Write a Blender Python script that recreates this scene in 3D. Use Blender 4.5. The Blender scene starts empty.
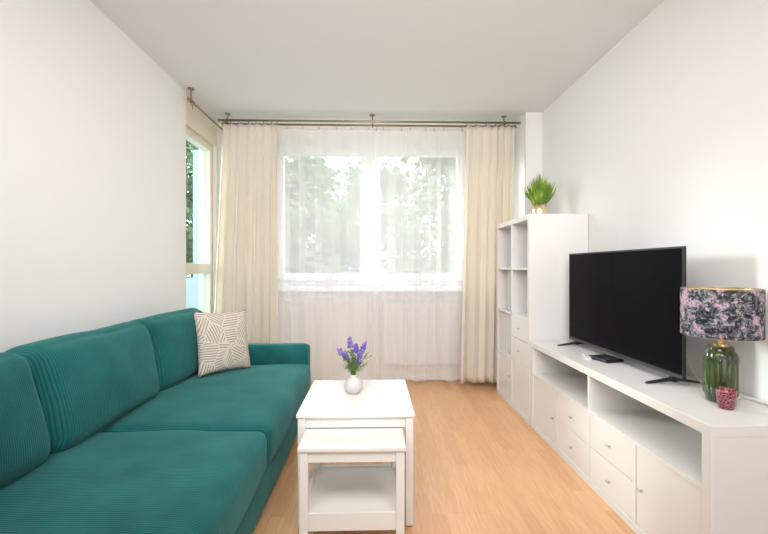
import bpy, bmesh, math, random
from mathutils import Vector, Matrix
from math import sin, cos, pi, radians as R
C = bpy.context.scene.collection
S = bpy.context.scene

# ------------------------------------------------------------------ camera
cam_d = bpy.data.cameras.new('camera'); cam = bpy.data.objects.new('camera', cam_d); C.objects.link(cam)
cam_d.lens = 18.70; cam_d.sensor_width = 36; cam_d.clip_start = 0.05; cam_d.clip_end = 300
cam.location = (0, 0, 1.119); cam.rotation_euler = (R(90), 0, R(-1.5))
S.camera = cam
S.view_settings.view_transform = 'Standard'
try: S.view_settings.look = 'None'
except Exception: pass
S.view_settings.gamma = 1
S.view_settings.use_curve_mapping = False
S.view_settings.exposure = 0.85

# ------------------------------------------------------------------ world: bright hazy daylight, brighter beyond the window
W = bpy.data.worlds.new('world'); S.world = W; W.use_nodes = True
wn = W.node_tree.nodes; wl = W.node_tree.links; wn.clear()
wo = wn.new('ShaderNodeOutputWorld'); wb = wn.new('ShaderNodeBackground')
wt = wn.new('ShaderNodeTexCoord'); ws = wn.new('ShaderNodeSeparateXYZ'); wr = wn.new('ShaderNodeValToRGB')
wm = wn.new('ShaderNodeMapRange')
wl.new(wt.outputs['Generated'], ws.inputs[0]); wl.new(ws.outputs['Y'], wm.inputs['Value'])
wm.inputs['From Min'].default_value = -0.5; wm.inputs['From Max'].default_value = 0.35
wl.new(wm.outputs[0], wr.inputs[0])
WORLD_BACK = (0.97, 0.97, 1.0); WORLD_FRONT = (0.93, 0.97, 1.0, 1)
wr.color_ramp.elements[0].color = [c*0.34 for c in WORLD_BACK]+[1]
wr.color_ramp.elements[1].color = WORLD_FRONT
wl.new(wr.outputs[0], wb.inputs[0]); wb.inputs[1].default_value = 3.2
wl.new(wb.outputs[0], wo.inputs[0])
# very soft sun behind thin cloud from beyond the window / balcony side
sd = bpy.data.lights.new('sun', 'SUN'); sd.energy = 2.6; sd.angle = R(14); sd.color = (1.0, 0.97, 0.93)
sun = bpy.data.objects.new('sun', sd); C.objects.link(sun)
sun.rotation_euler = Vector((0.80, -0.50, -0.24)).to_track_quat('-Z', 'Y').to_euler()
sun.location = (-6, 8, 5)
# added area light to fill the room, out of frame above; no real fixture
ld = bpy.data.lights.new('fill_light', 'AREA'); ld.shape = 'RECTANGLE'; ld.size = 2.0; ld.size_y = 1.0; ld.energy = 19; ld.spread = R(125); ld.color = (0.99, 0.97, 0.965)
lo = bpy.data.objects.new('fill_light', ld); C.objects.link(lo); lo.location = (0, 0.6, 2.1); lo.rotation_euler = (R(64), 0, 0)

# ------------------------------------------------------------------ helpers
def link(o): C.objects.link(o); return o
def empty(name, loc=(0, 0, 0), rz=0):
    o = bpy.data.objects.new(name, None); o.empty_display_size = 0.05; o.location = loc; o.rotation_euler = (0, 0, rz)
    return link(o)
def tag(o, label=None, cat=None, group=None, kind=None):
    if label: o['label'] = label
    if cat: o['category'] = cat
    if group: o['group'] = group
    if kind: o['kind'] = kind
    return o
def wloc(p):
    v = Vector((0, 0, 0))
    while p: v += p.location; p = p.parent
    return v
def obj(name, bm, mat, parent=None, smooth=False, local=False, bevel=0, seg=2):
    """bm is in world coordinates unless local=True (then in the parent's space)."""
    if parent is not None and not local:
        bmesh.ops.translate(bm, verts=bm.verts, vec=-wloc(parent))
    bmesh.ops.recalc_face_normals(bm, faces=bm.faces)
    me = bpy.data.meshes.new(name); bm.to_mesh(me); bm.free()
    if smooth:
        for p in me.polygons: p.use_smooth = True
    me.materials.append(mat)
    o = bpy.data.objects.new(name, me); link(o)
    if parent is not None: o.parent = parent
    if bevel:
        b = o.modifiers.new('bevel', 'BEVEL'); b.width = bevel; b.segments = seg; b.limit_method = 'ANGLE'; b.angle_limit = R(40)
    return o
def nb(): return bmesh.new()
def box(bm, x0, x1, y0, y1, z0, z1):
    vs = [bm.verts.new((x, y, z)) for x in (x0, x1) for y in (y0, y1) for z in (z0, z1)]
    for f in ((0,1,3,2),(4,6,7,5),(0,4,5,1),(2,3,7,6),(0,2,6,4),(1,5,7,3)): bm.faces.new([vs[i] for i in f])
    return vs
def rot_verts(bm, vs, ang, axis, cent):
    bmesh.ops.rotate(bm, verts=vs, cent=cent, matrix=Matrix.Rotation(ang, 3, axis))
def tube(bm, pts, r, n=10, cap=True):
    pts = [Vector(p) for p in pts]; rings = []
    rs = r if isinstance(r, (list, tuple)) else [r]*len(pts)
    up = None
    for i, p in enumerate(pts):
        t = (pts[min(i+1, len(pts)-1)] - pts[max(i-1, 0)]).normalized()
        if up is None: up = Vector((0,0,1)) if abs(t.z) < .9 else Vector((1,0,0))
        a = t.cross(up).normalized(); b = a.cross(t).normalized(); up = b
        rings.append([bm.verts.new(p + rs[i]*(cos(2*pi*k/n)*a + sin(2*pi*k/n)*b)) for k in range(n)])
    for i in range(len(rings)-1):
        for k in range(n):
            bm.faces.new((rings[i][k], rings[i][(k+1)%n], rings[i+1][(k+1)%n], rings[i+1][k]))
    if cap:
        bm.faces.new(rings[0][::-1]); bm.faces.new(rings[-1])
def lathe(bm, prof, c, n=32, flute=None, axis=None):
    """prof: list of (r,z); flute(angle,i) -> radius factor; open profiles closed with a cap where r>0 at ends"""
    rings = []
    for i, (r, z) in enumerate(prof):
        ring = []
        for k in range(n):
            a = 2*pi*k/n; f = flute(a, i) if flute else 1
            ring.append(bm.verts.new((c[0]+r*f*cos(a), c[1]+r*f*sin(a), c[2]+z)))
        rings.append(ring)
    for i in range(len(rings)-1):
        for k in range(n): bm.faces.new((rings[i][k], rings[i][(k+1)%n], rings[i+1][(k+1)%n], rings[i+1][k]))
    return rings
def lcap(bm, ring): bm.faces.new(ring)
def torus(bm, c, axis, R0, r0, n=16, m=6):
    ax = Vector(axis).normalized(); t = Vector((0,0,1)) if abs(ax.z) < .9 else Vector((1,0,0))
    a = ax.cross(t).normalized(); b = ax.cross(a); c = Vector(c); rings = []
    for k in range(n):
        d = cos(2*pi*k/n)*a + sin(2*pi*k/n)*b
        rings.append([bm.verts.new(c + d*(R0 + r0*cos(2*pi*j/m)) + ax*r0*sin(2*pi*j/m)) for j in range(m)])
    for k in range(n):
        for j in range(m): bm.faces.new((rings[k][j], rings[k][(j+1)%m], rings[(k+1)%n][(j+1)%m], rings[(k+1)%n][j]))
def ball(bm, c, r, u=12, v=8, sc=(1,1,1)):
    vs = bmesh.ops.create_uvsphere(bm, u_segments=u, v_segments=v, radius=r)['verts']
    for w in vs: w.co = Vector((w.co.x*sc[0], w.co.y*sc[1], w.co.z*sc[2])) + Vector(c)
    return vs
def softbox(bm, hx, hy, hz, rad, bulge=(0,0,0), n=(14,14,8), wob=0, seed=0, pinch=0):
    """rounded, puffed cushion centred at the origin"""
    rng = random.Random(seed); ph = [rng.uniform(0, 6.28) for _ in range(8)]
    vmap = {}
    def vert(p):
        key = (round(p[0],4), round(p[1],4), round(p[2],4))
        if key in vmap: return vmap[key]
        q = Vector((p[0]*hx, p[1]*hy, p[2]*hz))
        inn = Vector((max(-hx+rad, min(hx-rad, q.x)), max(-hy+rad, min(hy-rad, q.y)), max(-hz+rad, min(hz-rad, q.z))))
        d = q - inn
        if d.length > 1e-9: q = inn + d.normalized()*rad if d.length > rad*.0 else q
        fx = (1-p[0]**2); fy = (1-p[1]**2); fz = (1-p[2]**2)
        q.x += bulge[0]*p[0]*(fy*fz)**.6; q.y += bulge[1]*p[1]*(fx*fz)**.6; q.z += bulge[2]*p[2]*(fx*fy)**.6
        if pinch:
            e = max(abs(p[0])*abs(p[1]), 0)
            q.x *= 1 - pinch*fy; q.y *= 1 - pinch*fx
        if wob:
            s = wob*(sin(q.x*9+ph[0])*sin(q.y*7+ph[1]) + .6*sin(q.x*17+q.z*13+ph[2])*sin(q.y*15+ph[3]))
            nrm = Vector((p[0]**3, p[1]**3, p[2]**3)); 
            if nrm.length: q += nrm.normalized()*s
        v = bm.verts.new(q); vmap[key] = v; return v
    def grid(m):  # denser toward the edges
        return [sin((i/m-.5)*pi)*.45 + (2*i/m-1)*.55 for i in range(m+1)]
    gx, gy, gz = grid(n[0]), grid(n[1]), grid(n[2])
    for s in (-1, 1):
        for A, B, f in ((gx, gy, lambda a,b: (a,b,s)), (gx, gz, lambda a,b: (a,s,b)), (gy, gz, lambda a,b: (s,a,b))):
            for i in range(len(A)-1):
                for j in range(len(B)-1):
                    try: bm.faces.new([vert(f(A[i],B[j])), vert(f(A[i+1],B[j])), vert(f(A[i+1],B[j+1])), vert(f(A[i],B[j+1]))])
                    except ValueError: pass
    return list(vmap.values())
def transform(bm, M): bmesh.ops.transform(bm, matrix=M, verts=bm.verts)

# ------------------------------------------------------------------ materials
def mat(name, col, rough=.5, metal=0, spec=.5, **kw):
    m = bpy.data.materials.new(name); m.use_nodes = True
    b = m.node_tree.nodes['Principled BSDF']
    b.inputs['Base Color'].default_value = (*col, 1); b.inputs['Roughness'].default_value = rough
    b.inputs['Metallic'].default_value = metal; b.inputs['Specular IOR Level'].default_value = spec
    for k, v in kw.items(): b.inputs[k.replace('_', ' ')].default_value = v
    return m
def N(m, t, **kw):
    n = m.node_tree.nodes.new(t)
    for k, v in kw.items():
        if hasattr(n, k): setattr(n, k, v)
        else: n.inputs[k].default_value = v
    return n
def L(m, a, b): m.node_tree.links.new(a, b)
def P(m): return m.node_tree.nodes['Principled BSDF']
def ramp(m, fac, stops, interp='LINEAR'):
    r = N(m, 'ShaderNodeValToRGB'); e = r.color_ramp.elements; r.color_ramp.interpolation = interp
    while len(e) < len(stops): e.new(.5)
    for i, (p, c) in enumerate(stops): e[i].position = p; e[i].color = (*c, 1)
    L(m, fac, r.inputs[0]); return r.outputs[0]
def bump(m, h, strength=.3, dist=.002):
    b = N(m, 'ShaderNodeBump'); b.inputs['Strength'].default_value = strength; b.inputs['Distance'].default_value = dist
    L(m, h, b.inputs['Height']); L(m, b.outputs[0], P(m).inputs['Normal'])
def noise(m, scale, detail=3, vec=None, rough=.5):
    n = N(m, 'ShaderNodeTexNoise'); n.inputs['Scale'].default_value = scale; n.inputs['Detail'].default_value = detail; n.inputs['Roughness'].default_value = rough
    if vec is not None: L(m, vec, n.inputs['Vector'])
    return n.outputs['Fac']
def coord(m, which='Object', scale=None, rot=None):
    t = N(m, 'ShaderNodeTexCoord'); o = t.outputs[which]
    if scale or rot:
        mp = N(m, 'ShaderNodeMapping')
        if scale: mp.inputs['Scale'].default_value = scale
        if rot: mp.inputs['Rotation'].default_value = rot
        L(m, o, mp.inputs[0]); o = mp.outputs[0]
    return o
def plaster(name, c1, c2):
    m = mat(name, c1, .85, spec=.2); o = coord(m)
    L(m, ramp(m, noise(m, 1.3, 4, o), [(.3, c1), (.7, c2)]), P(m).inputs['Base Color'])
    bump(m, noise(m, 180, 3, o), .08, .001); return m
M_wall = plaster('wall_paint', (.87,.86,.845), (.88,.87,.855))
M_ceil = plaster('ceiling_paint', (.84,.83,.84), (.85,.84,.85))
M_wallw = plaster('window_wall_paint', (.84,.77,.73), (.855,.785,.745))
M_white = mat('white_lacquer', (.80,.79,.77), .32)
o = coord(M_white); bump(M_white, noise(M_white, 60, 2, o), .02, .0005)
M_tablew = mat('white_painted_wood', (.765,.75,.715), .38)
o = coord(M_tablew, scale=(1,14,1)); bump(M_tablew, noise(M_tablew, 30, 3, o), .06, .0006)
M_shelfw = mat('white_slatted_board', (.80,.77,.73), .45)
w_ = N(M_shelfw, 'ShaderNodeTexWave', bands_direction='X'); w_.inputs['Scale'].default_value = 16; L(M_shelfw, coord(M_shelfw), w_.inputs[0]); bump(M_shelfw, w_.outputs['Fac'], .08, .001)
M_pvc = mat('window_frame_plastic', (.86,.87,.87), .35)
M_doorfr = mat('door_frame_cream', (.74,.64,.46), .45)
M_steel = mat('satin_nickel', (.55,.53,.50), .3, 1)
M_rod = mat('antique_brass', (.36,.28,.19), .35, 1)
M_gold = mat('brushed_gold', (.88,.74,.48), .28, 1)
M_brass = mat('lamp_brass', (.80,.55,.25), .25, 1)
M_black = mat('black_plastic', (.012,.012,.014), .35)
M_rubber = mat('black_rubber', (.02,.02,.02), .7)
M_screen = mat('tv_screen_glass', (.004,.004,.005), .16, spec=.03)
M_rad = mat('radiator_enamel', (.80,.76,.73), .4)
M_greyw = mat('grey_cable_sheath', (.55,.55,.55), .5)
M_remote = mat('white_plastic', (.8,.8,.8), .4)
M_stone = mat('sill_stone', (.80,.79,.78), .35)

def glass_mat(name, tint, refl=.08, gr=.12):
    m = bpy.data.materials.new(name); m.use_nodes = True; nt = m.node_tree; nt.nodes.clear()
    out = N(m,'ShaderNodeOutputMaterial'); mx = N(m,'ShaderNodeMixShader'); t = N(m,'ShaderNodeBsdfTransparent'); g = N(m,'ShaderNodeBsdfGlossy')
    lf = N(m,'ShaderNodeLayerWeight'); lf.inputs[0].default_value = .5
    pw = N(m,'ShaderNodeMath', operation='POWER'); pw.inputs[1].default_value = 5; L(m, lf.outputs['Facing'], pw.inputs[0])
    lw = N(m,'ShaderNodeMapRange'); lw.inputs['To Min'].default_value = .006; lw.inputs['To Max'].default_value = .5; L(m, pw.outputs[0], lw.inputs['Value'])
    t.inputs[0].default_value = (*tint, 1); g.inputs['Roughness'].default_value = gr
    L(m, lw.outputs[0], mx.inputs[0]); L(m, t.outputs[0], mx.inputs[1]); L(m, g.outputs[0], mx.inputs[2]); L(m, mx.outputs[0], out.inputs[0])
    return m
M_glass = glass_mat('window_glass', (.93,.96,.96))
M_glassd = glass_mat('door_glass', (.86,.93,.93))

def cloth(name, col, transp, transl, rough=.9, tcol=None):
    m = bpy.data.materials.new(name); m.use_nodes = True; nt = m.node_tree; nt.nodes.clear()
    out = N(m,'ShaderNodeOutputMaterial'); d = N(m,'ShaderNodeBsdfDiffuse'); tr = N(m,'ShaderNodeBsdfTranslucent'); tp = N(m,'ShaderNodeBsdfTransparent')
    d.inputs[0].default_value = (*col,1); tr.inputs[0].default_value = (*(tcol or col),1)
    nz = N(m,'ShaderNodeTexNoise'); nz.inputs['Scale'].default_value = 500; L(m, coord(m), nz.inputs['Vector'])
    b = N(m,'ShaderNodeBump'); b.inputs['Strength'].default_value = .1; b.inputs['Distance'].default_value = .001; L(m, nz.outputs[0], b.inputs['Height']); L(m, b.outputs[0], d.inputs['Normal'])
    m1 = N(m,'ShaderNodeMixShader'); m1.inputs[0].default_value = transl; L(m, d.outputs[0], m1.inputs[1]); L(m, tr.outputs[0], m1.inputs[2])
    m2 = N(m,'ShaderNodeMixShader'); L(m, m1.outputs[0], m2.inputs[1]); L(m, tp.outputs[0], m2.inputs[2])
    if transp > 0:
        # threads close up where the cloth is seen edge on
        lw = N(m,'ShaderNodeLayerWeight'); lw.inputs[0].default_value = .35
        mr = N(m,'ShaderNodeMapRange'); mr.inputs['To Min'].default_value = transp; mr.inputs['To Max'].default_value = .22
        L(m, lw.outputs['Facing'], mr.inputs['Value']); L(m, mr.outputs[0], m2.inputs[0])
    else: m2.inputs[0].default_value = 0
    L(m, m2.outputs[0], out.inputs[0]); return m
M_sheer = cloth('sheer_voile', (.95,.945,.95), .46, .35)
M_drape = cloth('cream_linen_drape', (.91,.86,.775), 0, .34, tcol=(.95,.87,.73))

def corduroy(name, direction):
    m = mat(name, (.012,.15,.14), .95, spec=.15, Sheen_Weight=.25, Sheen_Roughness=.5)
    P(m).inputs['Sheen Tint'].default_value = (.35,.8,.75,1)
    o = coord(m)
    dist = N(m,'ShaderNodeMixRGB'); dist.blend_type = 'ADD'; dist.inputs[0].default_value = .012
    nc = N(m,'ShaderNodeTexNoise'); nc.inputs['Scale'].default_value = 5; nc.inputs['Detail'].default_value = 1; L(m, o, nc.inputs['Vector'])
    L(m, o, dist.inputs[1]); L(m, nc.outputs['Color'], dist.inputs[2])
    w = N(m,'ShaderNodeTexWave', bands_direction=direction); w.inputs['Scale'].default_value = 36; L(m, dist.outputs[0], w.inputs[0])
    big = ramp(m, noise(m, 4.5, 6, o, .65), [(.3, (.010,.098,.098)), (.7, (.020,.165,.158))])
    dk = N(m,'ShaderNodeMixRGB'); dk.blend_type = 'MULTIPLY'; dk.inputs[0].default_value = 1
    L(m, big, dk.inputs[1]); L(m, ramp(m, w.outputs['Fac'], [(.0, (.58,.58,.58)), (.5, (1,1,1))]), dk.inputs[2])
    L(m, dk.outputs[0], P(m).inputs['Base Color'])
    bump(m, w.outputs['Fac'], .32, .0025); return m
M_cordY = corduroy('teal_corduroy', 'Y'); M_cordZ = corduroy('teal_corduroy_arm', 'Z')

# floor: narrow-strip beech laminate, strips running to the window
M_floor = mat('beech_laminate', (.7,.42,.2), .32, spec=.4)
o = coord(M_floor, rot=(0,0,R(90)))
bk = N(M_floor,'ShaderNodeTexBrick'); bk.inputs['Scale'].default_value = 1; bk.inputs['Brick Width'].default_value = .45; bk.inputs['Row Height'].default_value = .066
bk.inputs['Mortar Size'].default_value = .0007; bk.offset = .37; bk.offset_frequency = 3; bk.squash = 1
bk.inputs['Color1'].default_value = (0,0,0,1); bk.inputs['Color2'].default_value = (1,1,1,1); bk.inputs['Mortar'].default_value = (.35,.35,.35,1)
L(M_floor, o, bk.inputs['Vector'])
base = ramp(M_floor, bk.outputs['Color'], [(0, (.70,.395,.20)), (.5, (.76,.445,.235)), (1, (.81,.49,.265))])
gr = noise(M_floor, 9, 7, coord(M_floor, scale=(9,.7,1)), .6)
gm = N(M_floor,'ShaderNodeMixRGB'); gm.blend_type = 'MULTIPLY'; gm.inputs[0].default_value = .5
L(M_floor, base, gm.inputs[1]); L(M_floor, ramp(M_floor, gr, [(.35, (.78,.72,.66)), (.65, (1.08,1.06,1.04))]), gm.inputs[2])
L(M_floor, gm.outputs[0], P(M_floor).inputs['Base Color']); bump(M_floor, gr, .03, .0005)

# printed shade: grey jungle with pink blossoms
M_shade = mat('floral_shade_fabric', (.4,.4,.4), .85, spec=.2)
o = coord(M_shade); wv = N(M_shade,'ShaderNodeTexNoise'); wv.inputs['Scale'].default_value = 16; wv.inputs['Detail'].default_value = 2; L(M_shade, o, wv.inputs['Vector'])
ad = N(M_shade,'ShaderNodeMixRGB'); ad.blend_type = 'ADD'; ad.inputs[0].default_value = .07; L(M_shade, o, ad.inputs[1]); L(M_shade, wv.outputs['Color'], ad.inputs[2])
v1 = N(M_shade,'ShaderNodeTexVoronoi'); v1.inputs['Scale'].default_value = 55; L(M_shade, ad.outputs[0], v1.inputs['Vector'])
g1 = ramp(M_shade, noise(M_shade, 58, 6, ad.outputs[0], .75), [(.38, (.010,.012,.022)), (.48, (.05,.055,.07)), (.55, (.20,.20,.21)), (.64, (.52,.51,.51))])
pk = ramp(M_shade, v1.outputs['Distance'], [(.05, (.50,.16,.27)), (.3, (.58,.34,.44)), (.6, (.45,.37,.46))])
v2 = N(M_shade,'ShaderNodeTexNoise'); v2.inputs['Scale'].default_value = 22; v2.inputs['Detail'].default_value = 3; L(M_shade, o, v2.inputs['Vector'])
mk = ramp(M_shade, v2.outputs['Fac'], [(.54, (0,0,0)), (.60, (1,1,1))])
mx = N(M_shade,'ShaderNodeMixRGB'); L(M_shade, mk, mx.inputs[0]); L(M_shade, g1, mx.inputs[1])
m3 = N(M_shade,'ShaderNodeMixRGB'); m3.blend_type = 'MULTIPLY'; m3.inputs[0].default_value = .6; L(M_shade, pk, m3.inputs[1]); L(M_shade, ramp(M_shade, noise(M_shade, 120, 3, o), [(.4,(.25,.25,.3)),(.55,(1.2,1.2,1.2))]), m3.inputs[2])
L(M_shade, m3.outputs[0], mx.inputs[2]); L(M_shade, mx.outputs[0], P(M_shade).inputs['Base Color'])

M_green = mat('green_glazed_ceramic', (.045,.085,.022), .12, spec=.6, Coat_Weight=.6)
o = coord(M_green); L(M_green, ramp(M_green, noise(M_green, 14, 4, o), [(.35,(.022,.042,.010)),(.7,(.055,.088,.022))]), P(M_green).inputs['Base Color'])
M_vase = mat('vase_ceramic', (.58,.56,.55), .35)
M_redg = mat('red_glass', (.22,.006,.022), .12, spec=.6, Coat_Weight=.5)
o = coord(M_redg, 'Generated'); vr = N(M_redg,'ShaderNodeTexVoronoi'); vr.feature = 'DISTANCE_TO_EDGE'; vr.inputs['Scale'].default_value = 6.5; L(M_redg, o, vr.inputs['Vector'])
L(M_redg, ramp(M_redg, vr.outputs['Distance'], [(.03,(.50,.16,.22)),(.08,(.13,.003,.015))]), P(M_redg).inputs['Base Color'])

# leaf-print cushion
M_pil = mat('leaf_print_fabric', (.6,.55,.48), .9, spec=.15)
o = coord(M_pil); vo = N(M_pil,'ShaderNodeTexVoronoi'); vo.inputs['Scale'].default_value = 9; L(M_pil, o, vo.inputs['Vector'])
sp = N(M_pil,'ShaderNodeSeparateColor'); L(M_pil, vo.outputs['Color'], sp.inputs[0])
mu = N(M_pil,'ShaderNodeMath', operation='MULTIPLY'); mu.inputs[1].default_value = 6.28; L(M_pil, sp.outputs[0], mu.inputs[0])
vrot = N(M_pil,'ShaderNodeVectorRotate', rotation_type='Y_AXIS'); L(M_pil, o, vrot.inputs['Vector']); L(M_pil, mu.outputs[0], vrot.inputs['Angle'])
wv = N(M_pil,'ShaderNodeTexWave', bands_direction='X'); wv.inputs['Scale'].default_value = 20; wv.inputs['Distortion'].default_value = 1.2; wv.inputs['Detail'].default_value = 1; L(M_pil, vrot.outputs[0], wv.inputs[0])
ve = N(M_pil,'ShaderNodeTexVoronoi'); ve.feature = 'DISTANCE_TO_EDGE'; ve.inputs['Scale'].default_value = 9; L(M_pil, o, ve.inputs['Vector'])
lf = ramp(M_pil, wv.outputs['Fac'], [(.3,(.38,.32,.265)),(.65,(.66,.60,.53))])
me_ = N(M_pil,'ShaderNodeMixRGB'); L(M_pil, ramp(M_pil, ve.outputs['Distance'], [(.015,(1,1,1)),(.035,(0,0,0))]), me_.inputs[0]); L(M_pil, lf, me_.inputs[1]); me_.inputs[2].default_value = (.64,.58,.51,1)
L(M_pil, me_.outputs[0], P(M_pil).inputs['Base Color']); bump(M_pil, noise(M_pil, 400, 2, o), .2, .001)

def leafmat(name, a, b, tl=.35):
    m = mat(name, a, .55, spec=.3); o = coord(m)
    L(m, ramp(m, noise(m, 12, 3, o), [(.3, a), (.7, b)]), P(m).inputs['Base Color'])
    return m
M_grass = leafmat('grass_blades', (.06,.17,.012), (.36,.52,.08))
M_stem = leafmat('flower_stems', (.10,.22,.05), (.22,.36,.10))
M_lav = leafmat('lavender_petals', (.13,.10,.38), (.30,.24,.58))
M_tree = leafmat('tree_leaves', (.14,.22,.11), (.32,.42,.25))
M_bark = leafmat('bark', (.16,.12,.09), (.24,.19,.14))
M_ground = leafmat('lawn', (.10,.20,.05), (.18,.28,.08))
M_balc = mat('balcony_concrete', (.50,.58,.60), .8)

# ------------------------------------------------------------------ the room
XL, XR, H, YB, YN = -1.49, 1.525, 2.519, 3.95, -2.6
def struct(name, bm, m, parent=None, **k):
    o = obj(name, bm, m, parent, **k)
    if parent is None: o['kind'] = 'structure'
    return o
bm = nb(); box(bm, XL-.2, XR+.2, YN, YB+.3, -.1, 0); struct('floor', bm, M_floor)
bm = nb(); box(bm, XL-.2, XR+.2, YN, YB+.3, H, H+.2); struct('ceiling', bm, M_ceil)
bm = nb(); box(bm, XL-.2, XL, YN, 3.21, 0, H)                       # left wall up to the balcony door
box(bm, XL-.2, XL-.065, 3.21, YB, 2.29, H); box(bm, XL-.2, XL-.03, 3.90, YB, 0, 2.29); struct('wall_left', bm, M_wall)
bm = nb(); box(bm, XR, XR+.2, YN, YB+.3, 0, H); struct('wall_right', bm, M_wall)
bm = nb(); box(bm, 1.378, XR, 3.575, YB, 0, H); struct('wall_pier', bm, M_wall)
bm = nb(); box(bm, XL-.065, XL-.045, 3.21, YB, 2.29, H); struct('lintel_glow_panel', bm, mat('lintel_curtain_light', (.86,.79,.64), .6))  # warm light through the curtains, painted as cream over the door lintel
WX0, WX1, WZ0, WZ1 = -1.02, .97, .93, 2.365
bm = nb(); box(bm, XL-.2, WX0, YB, YB+.3, 0, H); box(bm, WX1, 1.03, YB, YB+.3, WZ0, WZ1); box(bm, 1.36, XR+.2, YB, YB+.3, WZ0, WZ1)
box(bm, WX0, XR+.2, YB, YB+.3, 0, WZ0); box(bm, WX0, XR+.2, YB, YB+.3, WZ1, H); struct('wall_back', bm, M_wallw)

def frame(bm, x0, x1, y0, y1, z0, z1, w):
    box(bm, x0, x0+w, y0, y1, z0, z1); box(bm, x1-w, x1, y0, y1, z0, z1)
    box(bm, x0+w, x1-w, y0, y1, z0, z0+w); box(bm, x0+w, x1-w, y0, y1, z1-w, z1)
# main two-sash window
w1 = empty('window_1', (0, 4.05, WZ0)); w1['kind'] = 'structure'
bm = nb(); frame(bm, WX0, WX1, 4.04, 4.12, WZ0, WZ1, .055); box(bm, -.065, -.005, 4.04, 4.12, WZ0+.055, WZ1-.055); obj('window_frame', bm, M_pvc, w1, bevel=.004)
for a, b in ((WX0+.045, -.055), (-.015, WX1-.045)):
    bm = nb(); frame(bm, a, b, 4.02, 4.085, WZ0+.05, WZ1-.05, .075); s = obj('sash', bm, M_pvc, w1, bevel=.006)
    bm = nb(); box(bm, a+.07, b-.07, 4.05, 4.056, WZ0+.12, WZ1-.12); obj('pane', bm, M_glass, s)
    hx = b-.035 if a < -.5 else a+.035
    bm = nb(); box(bm, hx-.014, hx+.014, 4.008, 4.02, 1.55, 1.62); box(bm, hx-.009, hx+.009, 3.985, 4.0, 1.48, 1.60); box(bm, hx-.008, hx+.008, 3.995, 4.01, 1.575, 1.595); obj('handle', bm, M_pvc, s, bevel=.003)
# narrow window by the pier
w2 = empty('window_2', (1.2, 4.05, WZ0)); w2['kind'] = 'structure'
bm = nb(); frame(bm, 1.03, 1.36, 4.04, 4.12, WZ0, WZ1, .045); obj('window_frame', bm, M_pvc, w2, bevel=.004)
bm = nb(); frame(bm, 1.065, 1.325, 4.02, 4.085, WZ0+.035, WZ1-.035, .05); s = obj('sash', bm, M_pvc, w2, bevel=.004)
bm = nb(); box(bm, 1.11, 1.28, 4.05, 4.056, WZ0+.08, WZ1-.08); obj('pane', bm, M_glass, s)
bm = nb(); box(bm, 1.29, 1.315, 4.0, 4.02, 2.08, 2.22); obj('hinge', bm, M_steel, s, bevel=.003)
bm = nb(); box(bm, -1.2, 1.378, 3.83, 4.03, .885, .93); struct('trim_1', bm, M_stone, bevel=.006)
bm = nb(); box(bm, -1.485, 1.378, 3.937, 3.95, 0, .06); struct('baseboard_back', bm, M_pvc, bevel=.003)
bm = nb(); box(bm, XR-.013, XR, YN, 3.575, 0, .06); struct('baseboard_right', bm, M_pvc, bevel=.003)
bm = nb(); box(bm, XL, XL+.013, YN, 3.16, 0, .06); struct('baseboard_left', bm, M_pvc, bevel=.003)
# balcony door, in the left wall
d1 = empty('door_1', (-1.58, 3.53, 0)); d1['kind'] = 'structure'
def framey(bm, x0, x1, y0, y1, z0, z1, w):
    box(bm, x0, x1, y0, y0+w, z0, z1); box(bm, x0, x1, y1-w, y1, z0, z1)
    box(bm, x0, x1, y0+w, y1-w, z0, z0+w); box(bm, x0, x1, y0+w, y1-w, z1-w, z1)
bm = nb(); framey(bm, -1.64, -1.55, 3.21, 3.90, 0.0, 2.29, .035); obj('door_frame', bm, M_doorfr, d1, bevel=.004)
bm = nb(); framey(bm, -1.62, -1.545, 3.225, 3.87, .03, 2.265, .05); box(bm, -1.62, -1.545, 3.27, 3.82, 1.06, 1.15); lf_ = obj('door_leaf', bm, mat('door_leaf_cream', (.82,.78,.68), .4), d1, bevel=.006)
bm = nb(); box(bm, -1.585, -1.579, 3.26, 3.83, .07, 1.07); obj('pane', bm, M_glassd, lf_)
bm = nb(); box(bm, -1.585, -1.579, 3.26, 3.83, 1.14, 2.225); obj('pane', bm, M_glassd, lf_)
# balcony beyond the door
bm = nb(); box(bm, -3.0, XL-.2, 1.2, 5.2, -.12, -.02); struct('floor_balcony', bm, M_balc)
bm = nb(); box(bm, -3.0, -2.9, 1.2, 5.2, -.02, .98); box(bm, -2.9, -2.28, 5.1, 5.2, -.02, .98); box(bm, -2.28, -2.12, 5.1, 5.2, -.02, 2.6); struct('wall_balcony', bm, M_balc)

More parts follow.
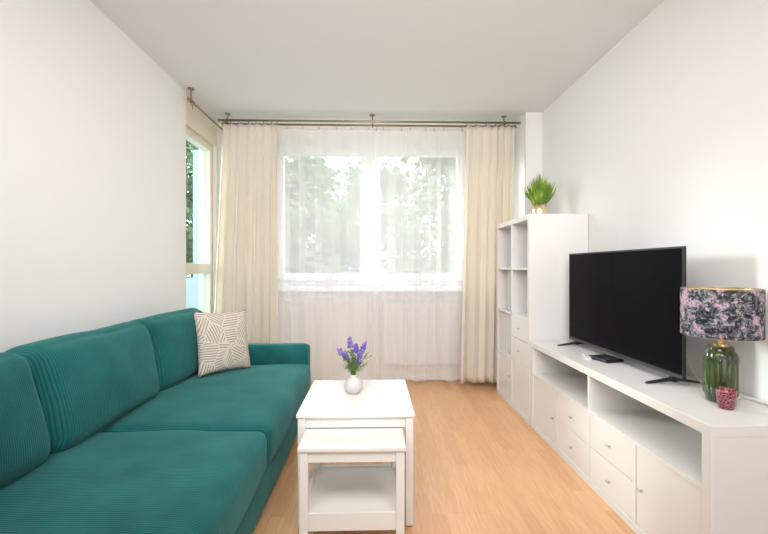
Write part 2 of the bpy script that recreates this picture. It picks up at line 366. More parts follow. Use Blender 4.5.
# ------------------------------------------------------------------ outdoors
GZ = -7.0
bm = nb(); box(bm, -45, 45, 4.6, 70, GZ-.2, GZ); struct('ground', bm, M_ground)
def tree(x, y, h, rad, seed, label):
    rng = random.Random(seed); t = empty('tree', (x, y, GZ)); tag(t, label, 'tree', 'trees outside the window')
    bm = nb(); tube(bm, [(x, y, GZ), (x+.1, y, GZ+h*.3), (x-.1, y+.1, GZ+h*.6), (x, y, GZ+h*.85)], [.22, .17, .12, .05], 8)
    for k in range(9):
        a = rng.uniform(0, 6.28); z = GZ + h*rng.uniform(.3, .75); q = rad*rng.uniform(.5, .85)
        tube(bm, [(x, y, z), (x+q*.5*cos(a), y+q*.5*sin(a), z+.35), (x+q*cos(a), y+q*sin(a), z+.9)], [.07,.045,.015], 6)
    obj('trunk', bm, M_bark, t, smooth=True)
    bm = nb(); cl = []
    for k in range(150):
        a = rng.uniform(0, 6.28); zz = rng.uniform(-1, 1); rr = math.sqrt(1-zz*zz)*rng.uniform(.3, 1)
        cl.append((x+rad*rr*cos(a), y+rad*rr*sin(a), GZ+h*.62+zz*h*.36, rng.uniform(.4, .75)))
    for cx, cy, cz, cr in cl:
        for k in range(85):
            v = Vector((rng.gauss(0,1), rng.gauss(0,1), rng.gauss(0,1)*.7)).normalized()*cr*rng.uniform(.3,1)**.6
            p = Vector((cx, cy, cz)) + v; s = rng.uniform(.09, .17)
            a = Vector((rng.gauss(0,1), rng.gauss(0,1), rng.gauss(0,1))).normalized(); b = a.orthogonal().normalized(); c_ = a.cross(b)
            bm.faces.new([bm.verts.new(p + a*s), bm.verts.new(p + b*s*.5 + c_*s*.1), bm.verts.new(p - a*s), bm.verts.new(p - b*s*.5 + c_*s*.1)])
    obj('foliage', bm, M_tree, t)
tree(-2.1, 11.5, 11.2, 1.9, 1, 'pale green leafy tree outside the left sash of the window')
tree(2.2, 11.8, 12.6, 2.0, 2, 'pale green leafy tree outside the right sash of the window')
tree(.1, 17.5, 12.9, 2.9, 3, 'tall hazy tree farther off behind the middle of the window')
tree(6.8, 19, 13.6, 2.9, 4, 'hazy tree farthest right beyond the window')
tree(-5.6, 20, 13.4, 2.9, 6, 'hazy tree farther off beyond the left curtain')
tree(-6.4, 12.6, 12.8, 2.0, 5, 'leafy tree seen through the balcony door glass')

# ------------------------------------------------------------------ curtains
RZ = 2.447; RY1, RY2 = 3.645, 3.745
cr = empty('curtain_rod', (0, RY1, RZ)); tag(cr, 'antique brass double curtain rod running across the window below the ceiling', 'curtain rod')
for y in (RY1, RY2):
    bm = nb(); tube(bm, [(-1.385, y, RZ), (1.33, y, RZ)], .0095, 12); obj('rod', bm, M_rod, cr, smooth=True)
for x in (-1.33, -.01, 1.21):
    bm = nb(); tube(bm, [(x, RY1+.03, RZ+.015), (x, RY1+.03, H-.006)], .006, 10); tube(bm, [(x, RY1+.03, H-.008), (x, RY1+.03, H)], .024, 16)
    tube(bm, [(x, RY1-.015, RZ-.013), (x, RY2+.015, RZ-.013)], .006, 8); tube(bm, [(x, RY1+.03, RZ-.013), (x, RY1+.03, RZ+.02)], .006, 8)
    for y in (RY1, RY2): tube(bm, [(x-.006, y, RZ), (x+.006, y, RZ)], .0135, 12)
    obj('bracket', bm, M_rod, cr, smooth=False)
for x, s in ((-1.385, -1), (1.33, 1)):
    for y in (RY1, RY2):
        bm = nb(); tube(bm, [(x, y, RZ), (x+s*.022, y, RZ)], .013, 12); obj('finial', bm, M_rod, cr)
SX = -1.43
sr = empty('curtain_rod', (SX, 3.2, RZ)); tag(sr, 'short antique brass rod hung from the ceiling above the balcony door', 'curtain rod')
bm = nb(); tube(bm, [(SX, 3.14, RZ-.028), (SX, 3.925, RZ-.028)], .008, 12); obj('rod', bm, M_rod, sr, smooth=True)
for y in (3.165, 3.90):
    bm = nb(); tube(bm, [(SX, y, RZ-.02), (SX, y, H-.006)], .006, 10); tube(bm, [(SX, y, H-.008), (SX, y, H)], .024, 16); tube(bm, [(SX, y-.007, RZ-.028), (SX, y+.007, RZ-.028)], .014, 12)
    obj('bracket', bm, M_rod, sr)
bm = nb(); tube(bm, [(SX, 3.14, RZ-.028), (SX, 3.12, RZ-.028)], .013, 12); obj('finial', bm, M_rod, sr)
bm = nb(); torus(bm, (SX, 3.19, RZ-.034), (0,1,0), .017, .0022); box(bm, SX-.003, SX+.003, 3.188, 3.192, RZ-.08, RZ-.052); obj('ring', bm, M_rod, sr)

def drape_bm(xt, xb, y, zt, zb, folds, amp, seed, nx=200, nz=40, wave=0, yadd=None):
    rng = random.Random(seed); bm = nb(); rows = []
    ws = [rng.uniform(.6, 1.5) for _ in range(folds)]; tot = sum(ws); edges = [0]
    for w in ws: edges.append(edges[-1] + w/tot)
    amps = [rng.uniform(.55, 1.15) for _ in range(folds)]; drift = [rng.uniform(-1, 1) for _ in range(folds+1)]
    for j in range(nz+1):
        v = j/nz; row = []
        for i in range(nx+1):
            u = i/nx; k = min(folds-1, max(0, next((q for q in range(folds) if u <= edges[q+1]), folds-1)))
            t = (u-edges[k])/(edges[k+1]-edges[k])
            s = sin(2*pi*t); a = amp*amps[k]*(.35 + .65*min(1, v*3.0))
            dx = (drift[k]*(1-t) + drift[k+1]*t)*.012*v if 0 < u < 1 else 0
            x = (xt[0]+(xt[1]-xt[0])*u)*(1-v) + (xb[0]+(xb[1]-xb[0])*u)*v + dx + .25*a*sin(4*pi*t)
            yy = y - a*s + .3*a*sin(6.28*u*3.3+seed)*v
            z = zt + (zb-zt)*v - (abs(sin(pi*t))*.006 if j == 0 else 0) + (wave*sin(2*pi*u*3.1+seed)*v**6)
            row.append(bm.verts.new((x, yy + (yadd(u, v) if yadd else 0), z)))
        rows.append(row)
    for j in range(nz):
        for i in range(nx): bm.faces.new((rows[j][i], rows[j][i+1], rows[j+1][i+1], rows[j+1][i]))
    return bm, [xt[0]+(xt[1]-xt[0])*e for e in edges]
def drape(name, fab, label, group, xt, xb, y, zt, zb, folds, amp, seed, m, rod_y, style, wave=0, yadd=None):
    t = empty(name, (sum(xb)/2, y, 0)); tag(t, label, 'curtain', group)
    bm, ed = drape_bm(xt, xb, y, zt, zb, folds, amp, seed, wave=wave, yadd=yadd)
    o = obj(fab, bm, m, t, smooth=True)
    if name == 'curtain':
        md = o.modifiers.new('thickness', 'SOLIDIFY'); md.thickness = .0015
    for x in ed:
        x = min(max(x, -1.37), 1.31)
        if min(abs(x-b) for b in (-1.33, -.01, 1.21)) < .016: x += .03
        bm = nb()
        if style == 'ring':
            torus(bm, (x, rod_y, RZ-.006), (1, .15, 0), .0175, .0022, 14, 6); box(bm, x-.003, x+.003, rod_y-.002, rod_y+.002, zt-.008, RZ-.022); obj('ring', bm, M_rod, t)
        else:
            torus(bm, (x, rod_y, RZ-.005), (1, .2, 0), .0145, .0014, 12, 5); box(bm, x-.0035, x+.0035, rod_y-.003, rod_y+.003, zt-.012, RZ-.019); obj('clip', bm, M_steel, t)
    return t
drape('curtain', 'fabric_panel', 'cream curtain on the left of the window, behind the sofa arm', 'cream side curtains', (-1.36, -.875), (-1.465, -.865), RY1, 2.415, .03, 7, .042, 11, M_drape, RY1, 'ring', .004)
drape('curtain', 'fabric_panel', 'cream curtain on the right of the window, beside the tall bookcase', 'cream side curtains', (.855, 1.30), (.80, 1.255), RY1, 2.415, .06, 6, .042, 23, M_drape, RY1, 'ring', .006)
drape('sheer_curtain', 'voile_panel', 'white see-through sheer covering the left half of the window', 'white sheers over the window', (-.94, .03), (-.94, .045), RY2, 2.41, .052, 7, .026, 5, M_sheer, RY2, 'clip', .010)
drape('sheer_curtain', 'voile_panel', 'white see-through sheer covering the right half of the window', 'white sheers over the window', (.0, .93), (-.02, .93), RY2+.012, 2.41, .052, 8, .024, 8, M_sheer, RY2, 'clip', .012)

# radiator under the window
r = empty('radiator', (.52, 3.9, .12)); tag(r, 'white panel radiator under the window sill behind the right sheer curtain', 'radiator')
bm = nb(); box(bm, .10, .95, 3.865, 3.925, .17, .77)
for k in range(20): box(bm, .125+k*.041, .147+k*.041, 3.858, 3.866, .21, .73)
obj('panel', bm, M_rad, r, bevel=.004)
bm = nb(); tube(bm, [(.14, 3.895, 0), (.14, 3.895, .18)], .009, 10); tube(bm, [(.20, 3.895, 0), (.20, 3.895, .18)], .009, 10); obj('pipe', bm, M_rad, r)
# sill plants
for x, lab in ((-.42, 'small potted plant on the sill behind the left sheer curtain'), (.44, 'small potted plant on the sill behind the right sheer curtain')):
    rng = random.Random(int(x*100)); t = empty('potted_plant', (x, 3.91, .93)); tag(t, lab, 'plant', 'small plants on the window sill')
    bm = nb(); lathe(bm, [(0.001,0),(.030,0),(.040,.065),(.036,.065),(.033,.055),(.001,.055)], (x, 3.91, .93), 20); obj('pot', bm, M_vase, t, smooth=True)
    bm = nb()
    for k in range(70):
        a = rng.uniform(0, 6.28); q = rng.uniform(.01, .05); h = rng.uniform(.03, .12)
        p = Vector((x+q*cos(a), 3.91+q*.7*sin(a), .985+h)); d = Vector((cos(a), sin(a), rng.uniform(-.3,.8))).normalized()*.016; n_ = d.cross(Vector((0,0,1))).normalized()*.007
        bm.faces.new([bm.verts.new(p-d), bm.verts.new(p+n_), bm.verts.new(p+d), bm.verts.new(p-n_)])
    for k in range(8):
        a = k*.8; tube(bm, [(x, 3.91, .98), (x+.02*cos(a), 3.91+.015*sin(a), 1.03), (x+.035*cos(a), 3.91+.025*sin(a), 1.07)], .0015, 5)
    obj('foliage', bm, M_stem, t)

# ------------------------------------------------------------------ sofa
sf = empty('sofa', (-.98, 1.75, 0)); tag(sf, 'long teal corduroy sofa with loose back cushions along the left wall', 'sofa')
SY0, SY1 = .60, 2.94
def soft(name, c, h, rad, bulge, m, parent, n=(16,24,8), wob=.004, seed=0, rx=0, ry=0, rz=0, fn=None, pinch=0):
    bm = nb(); vs = softbox(bm, *h, rad, bulge, n, wob, seed, pinch)
    if fn:
        for v in vs: fn(v)
    transform(bm, Matrix.Translation(c) @ Matrix.Rotation(rz, 4, 'Z') @ Matrix.Rotation(ry, 4, 'Y') @ Matrix.Rotation(rx, 4, 'X'))
    o = obj(name, bm, m, parent, smooth=True)
    s = o.modifiers.new('smooth', 'SUBSURF'); s.levels = 1; s.render_levels = 1
    return o
bm = nb(); box(bm, -1.46, -.485, SY0-.13, SY1+.13, .04, .235); obj('base', bm, M_cordY, sf, bevel=.02, seg=3)
bm = nb(); box(bm, -1.465, -1.34, SY0-.10, SY1+.10, .20, .66); obj('back_frame', bm, M_cordY, sf, bevel=.03, seg=4)
for yy in (SY0-.07, SY1+.075):
    bm = nb()
    # arm: upright panel with a rounded, slightly flared roll on top
    prof = [(-.07,.05),(-.07,.43),(-.078,.47),(-.075,.508),(-.055,.534),(-.02,.545),(.02,.545),(.055,.533),(.074,.505),(.078,.47),(.07,.43),(.07,.05)]
    n = 26
    secs = []
    for i in range(n+1):
        x = -1.46 + (1.46-.484)*i/n; e = min(1, (n-i)/2.0); sc = .86 + .14*math.sqrt(max(0, 1-(1-e)**2))
        secs.append([bm.verts.new((x, yy + p*sc, .05+(z-.05)*(.97+.03*sc/1.0 if False else 1) - (1-sc)*.10)) for p, z in prof])
    for i in range(n):
        for k in range(len(prof)-1): bm.faces.new((secs[i][k], secs[i][k+1], secs[i+1][k+1], secs[i+1][k]))
        bm.faces.new((secs[i][-1], secs[i][0], secs[i+1][0], secs[i+1][-1]))
    bm.faces.new(secs[0]); bm.faces.new(secs[-1][::-1])
    obj('arm', bm, M_cordZ, sf, bevel=.008, smooth=True)
for k, (a, b) in enumerate(((SY0+.005, 1.765), (1.768, SY1-.002))):
    def fn(v, b=b): pass
    soft('seat_cushion', (-.90, (a+b)/2, .318), (.443, (b-a)/2, .096), .042, (.008, .0, .018), M_cordY, sf, (22, 26, 8), .004, 3+k)
bcy = [(SY0+.01, 1.485), (1.495, 2.215), (2.225, SY1-.01)]
for k, (a, b) in enumerate(bcy):
    soft('back_cushion', (-1.285, (a+b)/2, .605), (.10, (b-a)/2-.002, .215), .065, (.055, .006, .012), M_cordY, sf, (10, 22, 16), .007, 20+k, ry=R(-13), pinch=.0)
for x in (-1.40, -.56):
    for y in (SY0, SY1):
        bm = nb(); tube(bm, [(x, y, 0), (x, y, .045)], .02, 12); obj('foot', bm, M_rubber, sf)

# throw pillow
pc = Vector((-.992, 2.665, .628))
pl = empty('throw_pillow', (pc.x, pc.y, .415)); tag(pl, 'beige leaf-print throw pillow on the teal sofa by its far arm', 'pillow')
bm = nb(); n = 26; gs = [-1+2*i/n for i in range(n+1)]; top = {}; bot = {}
for i, a in enumerate(gs):
    for j, b in enumerate(gs):
        f = max(0, (1-a*a)*(1-b*b))**.42; hx = .188*(1-.07*(1-b*b)) ; hz = .205*(1-.07*(1-a*a))
        w = .004*sin(a*9+b*4)*sin(b*8)
        top[i,j] = bm.verts.new((a*hx, -.065*f - w*f, b*hz)); 
        bot[i,j] = top[i,j] if i in (0,n) or j in (0,n) else bm.verts.new((a*hx, .065*f, b*hz))
for i in range(n):
    for j in range(n):
        bm.faces.new((top[i,j], top[i+1,j], top[i+1,j+1], top[i,j+1])); bm.faces.new((bot[i,j], bot[i,j+1], bot[i+1,j+1], bot[i+1,j]))
bmesh.ops.recalc_face_normals(bm, faces=bm.faces)
o = obj('pillow_cover', bm, M_pil, pl, smooth=True, local=True)
o.matrix_local = Matrix.Translation((0, 0, pc.z-.415)) @ Matrix.Rotation(R(52), 4, 'Z') @ Matrix.Rotation(R(-14), 4, 'X') @ Matrix.Rotation(R(3), 4, 'Y')

# ------------------------------------------------------------------ nest of tables
def table(x0, x1, y0, y1, zt, label, shelf, legw=.033):
    t = empty('nesting_table', ((x0+x1)/2, (y0+y1)/2, 0)); tag(t, label, 'table')
    bm = nb(); box(bm, x0, x1, y0, y1, zt-.017, zt); obj('tabletop', bm, M_tablew, t, bevel=.003)
    i = .006; f = .006
    for a in (x0+i, x1-i-legw):
        for b in (y0+i, y1-i-legw):
            bm = nb(); box(bm, a, a+legw, b, b+legw, f, zt-.017); lg = obj('leg', bm, M_tablew, t, bevel=.0025)
            bm = nb(); tube(bm, [(a+legw/2, b+legw/2, 0), (a+legw/2, b+legw/2, f+.002)], .011, 12); obj('foot_pad', bm, M_rubber, lg)
    ah = .045
    bm = nb()
    for b in (y0+i+.006, y1-i-.024): 
        box(bm, x0+i+legw, x1-i-legw, b, b+.018, zt-.017-ah, zt-.017)
        bb = bm; o_ = obj('apron', bb, M_tablew, t, bevel=.002); bm = nb()
    for a in (x0+i+.006, x1-i-.024):
        box(bm, a, a+.018, y0+i+legw, y1-i-legw, zt-.017-ah, zt-.017); obj('apron', bm, M_tablew, t, bevel=.002); bm = nb()
    bm.free()
    if shelf:
        bm = nb(); box(bm, x0+i+.018, x1-i-.018, y0+i+.020, y1-i-.02, .150, .165); obj('shelf', bm, M_shelfw, t, bevel=.002)
        for b in (y0+i+.002, y1-i-.022):
            bm = nb(); box(bm, x0+i+legw, x1-i-legw, b, b+.018, .100, .170); obj('stretcher', bm, M_tablew, t, bevel=.002)
        for a in (x0+i+.002, x1-i-.020):
            bm = nb(); box(bm, a, a+.018, y0+i+legw, y1-i-legw, .100, .170); obj('stretcher', bm, M_tablew, t, bevel=.002)
    return t
TZ = .491
table(-.330, .177, 1.705, 2.225, TZ, 'larger white nesting table with a flower vase on its top', False)
table(-.292, .126, 1.535, 1.93, .424, 'smaller white nesting table with a low shelf, pulled out from under the larger one', True)

# vase with lavender
vx, vy = -.10, 1.995
v = empty('vase', (vx, vy, TZ)); tag(v, 'small white ribbed vase standing on the larger white nesting table', 'vase')
bm = nb(); pr = [(.001,0),(.026,0),(.036,.010),(.044,.028),(.0445,.042),(.040,.056),(.030,.068),(.022,.076),(.020,.084),(.024,.093),(.022,.094),(.017,.085),(.019,.075),(.001,.070)]
lathe(bm, pr, (vx, vy, TZ), 80, lambda a, i: 1+(.06*abs(sin(a*8)) if 1 < i < 8 else 0)); obj('body', bm, M_vase, v, smooth=True)
rng = random.Random(4)
fl = empty('lavender_bouquet', (vx, vy, TZ+.08)); tag(fl, 'bunch of purple lavender with green leaves in the white vase', 'flowers')
z0 = TZ+.080
spk = [(-.018,.0,.255,.055),(-.066,.01,.205,.035),(.052,-.01,.235,.050),(.030,-.025,.185,.06),(.010,.03,.215,.045),(-.035,-.02,.19,.04)]
bm = nb()
for dx, dy, hz, ln in spk: tube(bm, [(vx+dx*.08, vy+dy*.08, z0), (vx+dx*.35, vy+dy*.35, z0+(hz-.08)*.5), (vx+dx, vy+dy, TZ+hz)], .0013, 5)
for k in range(260):
    a = rng.uniform(0, 6.28); h = rng.uniform(.03, .125); q = rng.uniform(.005, .035)+h*.5*rng.random()
    if k % 6 == 0: q += .022
    p = Vector((vx+q*cos(a), vy+q*sin(a)*.8, z0+h)); d = Vector((cos(a), sin(a), rng.uniform(.1,1.3))).normalized()*rng.uniform(.009,.019); n_ = d.cross(Vector((rng.random()-.5,rng.random()-.5,1))).normalized()*rng.uniform(.0022,.0045)
    tube(bm, [p-d*1.2, p-d*.6], .0006, 3)
    bm.faces.new([bm.verts.new(p-d), bm.verts.new(p+n_), bm.verts.new(p+d), bm.verts.new(p-n_)])
for k in range(26):
    a = rng.uniform(0, 6.28); q = rng.uniform(.02,.06); tube(bm, [(vx+.003*cos(a), vy+.003*sin(a), z0), (vx+q*.5*cos(a), vy+q*.4*sin(a), z0+.05), (vx+q*cos(a), vy+q*.8*sin(a), z0+rng.uniform(.07,.12))], .001, 4)
obj('stems_and_leaves', bm, M_stem, fl)
for dx, dy, hz, ln in spk:
    bm = nb()
    for k in range(60):
        t_ = rng.random(); rr = .017*(1-.5*t_)*rng.uniform(.5,1); a = rng.uniform(0, 6.28); w = Vector((dx, dy, .14)).normalized()
        c_ = Vector((vx+dx, vy+dy, TZ+hz)) + w*(t_-.55)*ln + Vector((rr*cos(a), rr*sin(a), 0)); ball(bm, c_, rng.uniform(.003,.0058), 6, 4, (1,1,1.3))
    obj('flower_spike', bm, M_lav, fl, smooth=True)

# ------------------------------------------------------------------ bookcase and TV bench
FX = 1.10; BX = 1.512
def knob(parent, y, z, x=FX):
    bm = nb(); tube(bm, [(x, y, z), (x-.013, y, z)], .0035, 10); tube(bm, [(x-.013, y-.010, z), (x-.013, y+.010, z)], .0045, 10)
    return obj('knob', bm, M_steel, parent)
def front(kind, parent, y0, y1, z0, z1, ky=None, kz=None):
    g = .002
    bm = nb(); box(bm, FX+.006, FX+.022, y0+g, y1-g, z0+g, z1-g)
    o = obj(kind, bm, M_white, parent, bevel=.0015)
    bm = nb()  # carcass behind the front: sides and back, so that it has real depth
    if ky is not None:
        kn = knob(parent, ky, kz, FX+.006); kn.parent = o
    return o
# bookcase
by0, by1, bh = 2.79, 3.54, 1.495
BXs = BX; BX = 1.522
bc = empty('bookcase', (FX+.195, (by0+by1)/2, 0)); tag(bc, 'tall white cube bookcase with a plant on top, standing next to the TV bench', 'bookcase')
t1 = .038; ins = (bh-2*t1-3*.016)/4; t2 = .016
bm = nb(); box(bm, FX, BX, by0, by0+t1, 0, bh); obj('side_panel', bm, M_white, bc, bevel=.0015)
bm = nb(); box(bm, FX, BX, by1-t1, by1, 0, bh); obj('side_panel', bm, M_white, bc, bevel=.0015)
bm = nb(); box(bm, FX, BX, by0+t1, by1-t1, bh-t1, bh); obj('top_panel', bm, M_white, bc, bevel=.0015)
bm = nb(); box(bm, FX, BX, by0+t1, by1-t1, 0, t1); obj('bottom_panel', bm, M_white, bc, bevel=.0015)
ym = (by0+by1)/2
bm = nb(); box(bm, FX+.002, BX, ym-t2/2, ym+t2/2, t1, bh-t1); obj('divider', bm, M_white, bc)
rows = []
for k in range(4):
    z0 = t1 + k*(ins+t2); rows.append((z0, z0+ins))
    if k < 3:
        bm = nb(); box(bm, FX+.002, BX, by0+t1, by1-t1, z0+ins, z0+ins+t2); obj('shelf', bm, M_white, bc)
bm = nb(); box(bm, BX-.008, BX-.002, by0+t1, by1-t1, rows[2][0], bh-t1); obj('back_panel', bm, M_white, bc)
NC = (by0+t1, ym-t2/2); FC = (ym+t2/2, by1-t1)         # near and far columns
front('door', bc, FC[0], FC[1], rows[0][0], rows[0][1], FC[0]+.035, .40-.165)
front('door', bc, NC[0], NC[1], rows[0][0], rows[0][1])
zm = (rows[1][0]+rows[1][1])/2
for a, b in ((rows[1][0], zm), (zm, rows[1][1])): front('drawer', bc, NC[0], NC[1], a, b, (NC[0]+NC[1])/2, (a+b)/2)
# upright-divider insert in the far column
for k in range(1, 5):
    y = FC[0] + (FC[1]-FC[0])*k/5
    bm = nb(); box(bm, FX+.01, BX-.01, y-.0035, y+.0035, rows[1][0], rows[1][1]); obj('insert_divider', bm, M_white, bc)
y = FC[0]+(FC[1]-FC[0])*.45
bm = nb(); box(bm, FX+.03, BX-.01, y-.004, y+.004, rows[2][0], rows[2][1]); obj('insert_divider', bm, M_white, bc)
# TV bench
BX = BXs
ty0, ty1, th = 1.272, 2.765, .600
tb = empty('tv_bench', (FX+.195, (ty0+ty1)/2, 0)); tag(tb, 'long low white TV bench with drawers, doors and open shelves along the right wall', 'tv bench')
for a in (ty0, ty1-t1):
    bm = nb(); box(bm, FX, BX, a, a+t1, 0, th-t1); obj('side_panel', bm, M_white, tb, bevel=.0015)
bm = nb(); box(bm, FX, BX, ty0, ty1, th-t1, th); obj('top_panel', bm, M_white, tb, bevel=.002)
bm = nb(); box(bm, FX, BX, ty0+t1, ty1-t1, 0, .036); obj('bottom_panel', bm, M_white, tb, bevel=.0015)
tm = (ty0+ty1)/2; sz0, sz1 = .369, .385
bm = nb(); box(bm, FX+.002, BX, tm-.008, tm+.008, .036, th-t1); obj('divider', bm, M_white, tb)
for a, b in ((ty0+t1, tm-.008), (tm+.008, ty1-t1)):
    bm = nb(); box(bm, FX+.002, BX, a, b, sz0, sz1); obj('shelf', bm, M_white, tb)
    c = (a+b)/2
    bm = nb(); box(bm, FX+.002, BX, c-.008, c+.008, .036, sz0); obj('divider', bm, M_white, tb)
bm = nb(); box(bm, BX-.008, BX-.002, ty0+t1, ty1-t1, .036, th-t1); obj('back_panel', bm, M_white, tb)
q1 = (ty0+t1+tm-.008)/2; q2 = (tm+.008+ty1-t1)/2; zlo, zhi = .036, sz0; zmid = (zlo+zhi)/2
front('door', tb, ty0+t1, q1-.008, zlo, zhi, q1-.008-.035, zmid-.004)
front('door', tb, q2+.008, ty1-t1, zlo, zhi, q2+.008+.035, zmid-.010)
for a, b in ((q1+.008, tm-.008), (tm+.008, q2-.008)):
    for c, d in ((zlo, zmid), (zmid, zhi)): front('drawer', tb, a, b, c, d, (a+b)/2, (c+d)/2-.005)

# ------------------------------------------------------------------ TV
tvx, tv0, tv1, tz0, tz1 = 1.325, 1.672, 2.672, .634, 1.209
tv = empty('television', (tvx+.02, (tv0+tv1)/2, .6)); tag(tv, 'large flat black television standing on the white bench', 'television')
bm = nb(); box(bm, tvx, tvx+.014, tv0, tv1, tz0, tz1); obj('casing', bm, M_black, tv, bevel=.003)
bm = nb(); box(bm, tvx-.0015, tvx+.002, tv0+.009, tv1-.009, tz0+.020, tz1-.009); obj('screen', bm, M_screen, tv)
bm = nb(); box(bm, tvx-.002, tvx+.004, tv0+.004, tv1-.004, tz0+.001, tz0+.012); obj('bezel_strip', bm, mat('dark_steel', (.10,.10,.105), .3, 1), tv, bevel=.001)
bm = nb(); box(bm, tvx+.012, tvx+.062, tv0+.06, tv1-.06, tz0+.012, tz0+.30); obj('rear_housing', bm, M_black, tv, bevel=.012)
for y in (tv0+.075, tv1-.075):
    bm = nb()
    for s in (-1, 1):
        x0_, x1_ = tvx+.012+s*.008, tvx+.012+s*.125
        A = [bm.verts.new(p) for p in ((x0_, y-.011, .612), (x0_, y+.011, .612), (x0_, y+.011, .626), (x0_, y-.011, .626))]
        B = [bm.verts.new(p) for p in ((x1_, y-.008, .600), (x1_, y+.008, .600), (x1_, y+.008, .606), (x1_, y-.008, .606))]
        for k in range(4): bm.faces.new((A[k], A[(k+1)%4], B[(k+1)%4], B[k]))
        bm.faces.new(A); bm.faces.new(B)
    box(bm, tvx+.002, tvx+.024, y-.012, y+.012, .608, tz0+.01)
    obj('foot', bm, M_black, tv, bevel=.0015)
# cable behind the TV
bm = nb(); pts = [(1.40, 1.80, .78), (1.43, 1.76, .66), (1.455, 1.74, .606), (1.46, 1.66, .604), (1.465, 1.60, .604), (1.47, 1.50, .604)]
tube(bm, pts, .003, 6); tag(obj('power_cable', bm, M_greyw, smooth=True), 'thin grey cable trailing down behind the television onto the white bench', 'cable')
# box and remote
bm = nb(); vs = box(bm, 1.235, 1.350, 2.12, 2.255, .600, .618); rot_verts(bm, vs, R(12), 'Z', (1.29, 2.19, .6)); o = obj('set_top_box', bm, M_black, bevel=.005); tag(o, 'small flat black box on the bench in front of the television', 'media box')
bm = nb(); vs = box(bm, 1.205, 1.235, 2.19, 2.31, .600, .612); rot_verts(bm, vs, R(-20), 'Z', (1.22, 2.25, .6)); o = obj('remote_control', bm, M_remote, bevel=.004); tag(o, 'slim white remote control beside the small black box on the bench', 'remote')

# ------------------------------------------------------------------ lamp
lx, ly = 1.343, 1.510
lp = empty('table_lamp', (lx, ly, .6)); tag(lp, 'table lamp with green ribbed ceramic base and dark floral drum shade', 'lamp')
bm = nb(); pr = [(.001,0),(.043,0),(.047,.005),(.048,.022),(.0535,.033),(.0545,.045),(.0545,.168),(.0530,.184),(.046,.196),(.043,.200),(.043,.208),(.038,.214),(.001,.215)]
lathe(bm, pr, (lx, ly, .6), 144, lambda a, i: 1+((.05*abs(cos(a*6))**.7-.02) if 3 < i < 8 else (.02*abs(cos(a*6)) if i in (3,8) else 0))); obj('lamp_base', bm, M_green, lp, smooth=True)
bm = nb()
for k in range(12):   # arched top of each flute
    a = 2*pi*k/12; pts = []
    for j in range(9):
        u = -1+2*j/8; aa = a + u*pi/12*.95; rr = .0543+.0012*(1-u*u); pts.append((lx+rr*cos(aa), ly+rr*sin(aa), .6+.150+.026*math.sqrt(max(0,1-u*u))))
    tube(bm, pts, .0018, 6)
obj('arch_relief', bm, M_green, lp, smooth=True)
bm = nb(); tube(bm, [(lx, ly, .814), (lx, ly, .822)], .024, 20); tube(bm, [(lx, ly, .81), (lx, ly, .925)], .008, 12); tube(bm, [(lx, ly, .87), (lx, ly, .925)], .016, 16); obj('lamp_stem', bm, M_brass, lp)
SR = .126; s0, s1 = .855, 1.036
bm = nb(); lathe(bm, [(SR, s0), (SR, s1), (SR-.002, s1), (SR-.002, s0), (SR, s0)], (lx, ly, 0), 64); shd = obj('lamp_shade', bm, M_shade, lp, smooth=False)
bm = nb(); lathe(bm, [(SR-.0025, s0+.002), (SR-.0025, s1-.002)], (lx, ly, 0), 64); obj('shade_lining', bm, M_gold, shd, smooth=True)
bm = nb(); torus(bm, (lx, ly, s1), (0,0,1), SR-.001, .0013, 64, 6); obj('shade_rim', bm, M_brass, shd, smooth=True)
bm = nb(); torus(bm, (lx, ly, s0), (0,0,1), SR-.001, .0011, 64, 6); obj('shade_rim', bm, M_brass, shd, smooth=True)
bm = nb()
for k in range(3): a = k*2*pi/3+.4; tube(bm, [(lx+.014*cos(a), ly+.014*sin(a), .885), (lx+(SR-.002)*cos(a), ly+(SR-.002)*sin(a), .885)], .0015, 6)
obj('shade_spider', bm, M_brass, shd, smooth=True)
bm = nb(); ball(bm, (lx, ly, .955), .03, 16, 12, (1,1,1.1)); obj('bulb', bm, M_remote, lp, smooth=True)
bm = nb(); tube(bm, [(lx+.05, ly, .606), (1.46, 1.52, .604), (1.475, 1.42, .604), (1.47, 1.34, .604), (1.48, 1.285, .604)], .003, 6); obj('cord', bm, M_greyw, lp, smooth=True)

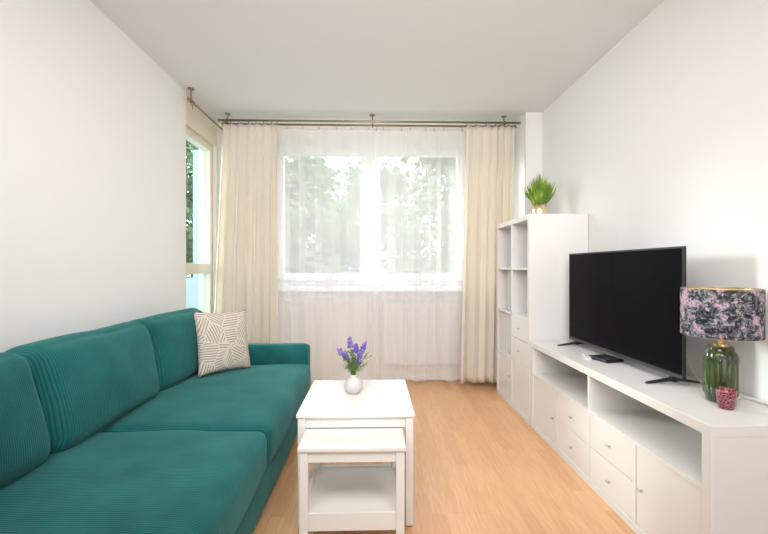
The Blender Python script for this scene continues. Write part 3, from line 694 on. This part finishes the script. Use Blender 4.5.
# red votive
cx, cy = 1.293, 1.430
vt = empty('candle_holder', (cx, cy, .6)); tag(vt, 'small dark red patterned glass candle holder in front of the green lamp', 'candle holder')
bm = nb(); rings = lathe(bm, [(.001,0),(.022,0),(.024,.004),(.023,.010),(.027,.014),(.0305,.062),(.031,.072),(.0285,.072),(.024,.018),(.001,.014)], (cx, cy, .6), 28, lambda a,i: 1+.02*cos(a*14)*(3<i<7)); obj('glass_cup', bm, M_redg, vt, smooth=True)

# ------------------------------------------------------------------ grass plant on the bookcase
px, py, pz = 1.315, 3.13, bh
pt = empty('potted_plant', (px, py, pz)); tag(pt, 'spiky green grass plant in a gold pot on top of the bookcase', 'plant')
bm = nb(); lathe(bm, [(.001,0),(.050,0),(.056,.02),(.060,.06),(.055,.125),(.051,.125),(.052,.11),(.001,.108)], (px, py, pz), 36); obj('pot', bm, M_gold, pt, smooth=True)
bm = nb(); rng = random.Random(9)
for k in range(360):
    a = rng.uniform(0, 6.28); el = rng.uniform(.0, 1)**.7; h = rng.uniform(.15, .295)*(1-.32*el); out = el*rng.uniform(.05,.115)
    p0 = Vector((px+.04*cos(a)*el, py+.04*sin(a)*el, pz+.105)); p2 = p0 + Vector((out*cos(a), out*sin(a), h)); p1 = p0.lerp(p2, .5) + Vector((0,0,.012)) + Vector((cos(a),sin(a),0))*.012*el
    sd_ = Vector((-sin(a+rng.uniform(-1.2,1.2)), cos(a), 0)).normalized()*.0058
    r0 = [bm.verts.new(p0-sd_*.7), bm.verts.new(p0+sd_*.7)]; r1 = [bm.verts.new(p1-sd_), bm.verts.new(p1+sd_)]; tip = bm.verts.new(p2)
    bm.faces.new((r0[0], r0[1], r1[1], r1[0])); bm.faces.new((r1[0], r1[1], tip))
for a, q, h in ((3.3,.15,.13),(.2,.10,.08),(2.9,.12,.10)):
    p0 = Vector((px, py, pz+.09)); p2 = p0+Vector((q*cos(a), q*sin(a), h)); tube(bm, [p0, p0.lerp(p2,.5)+Vector((0,0,.02)), p2], [.004,.003,.0005], 4)
obj('grass_foliage', bm, M_grass, pt)
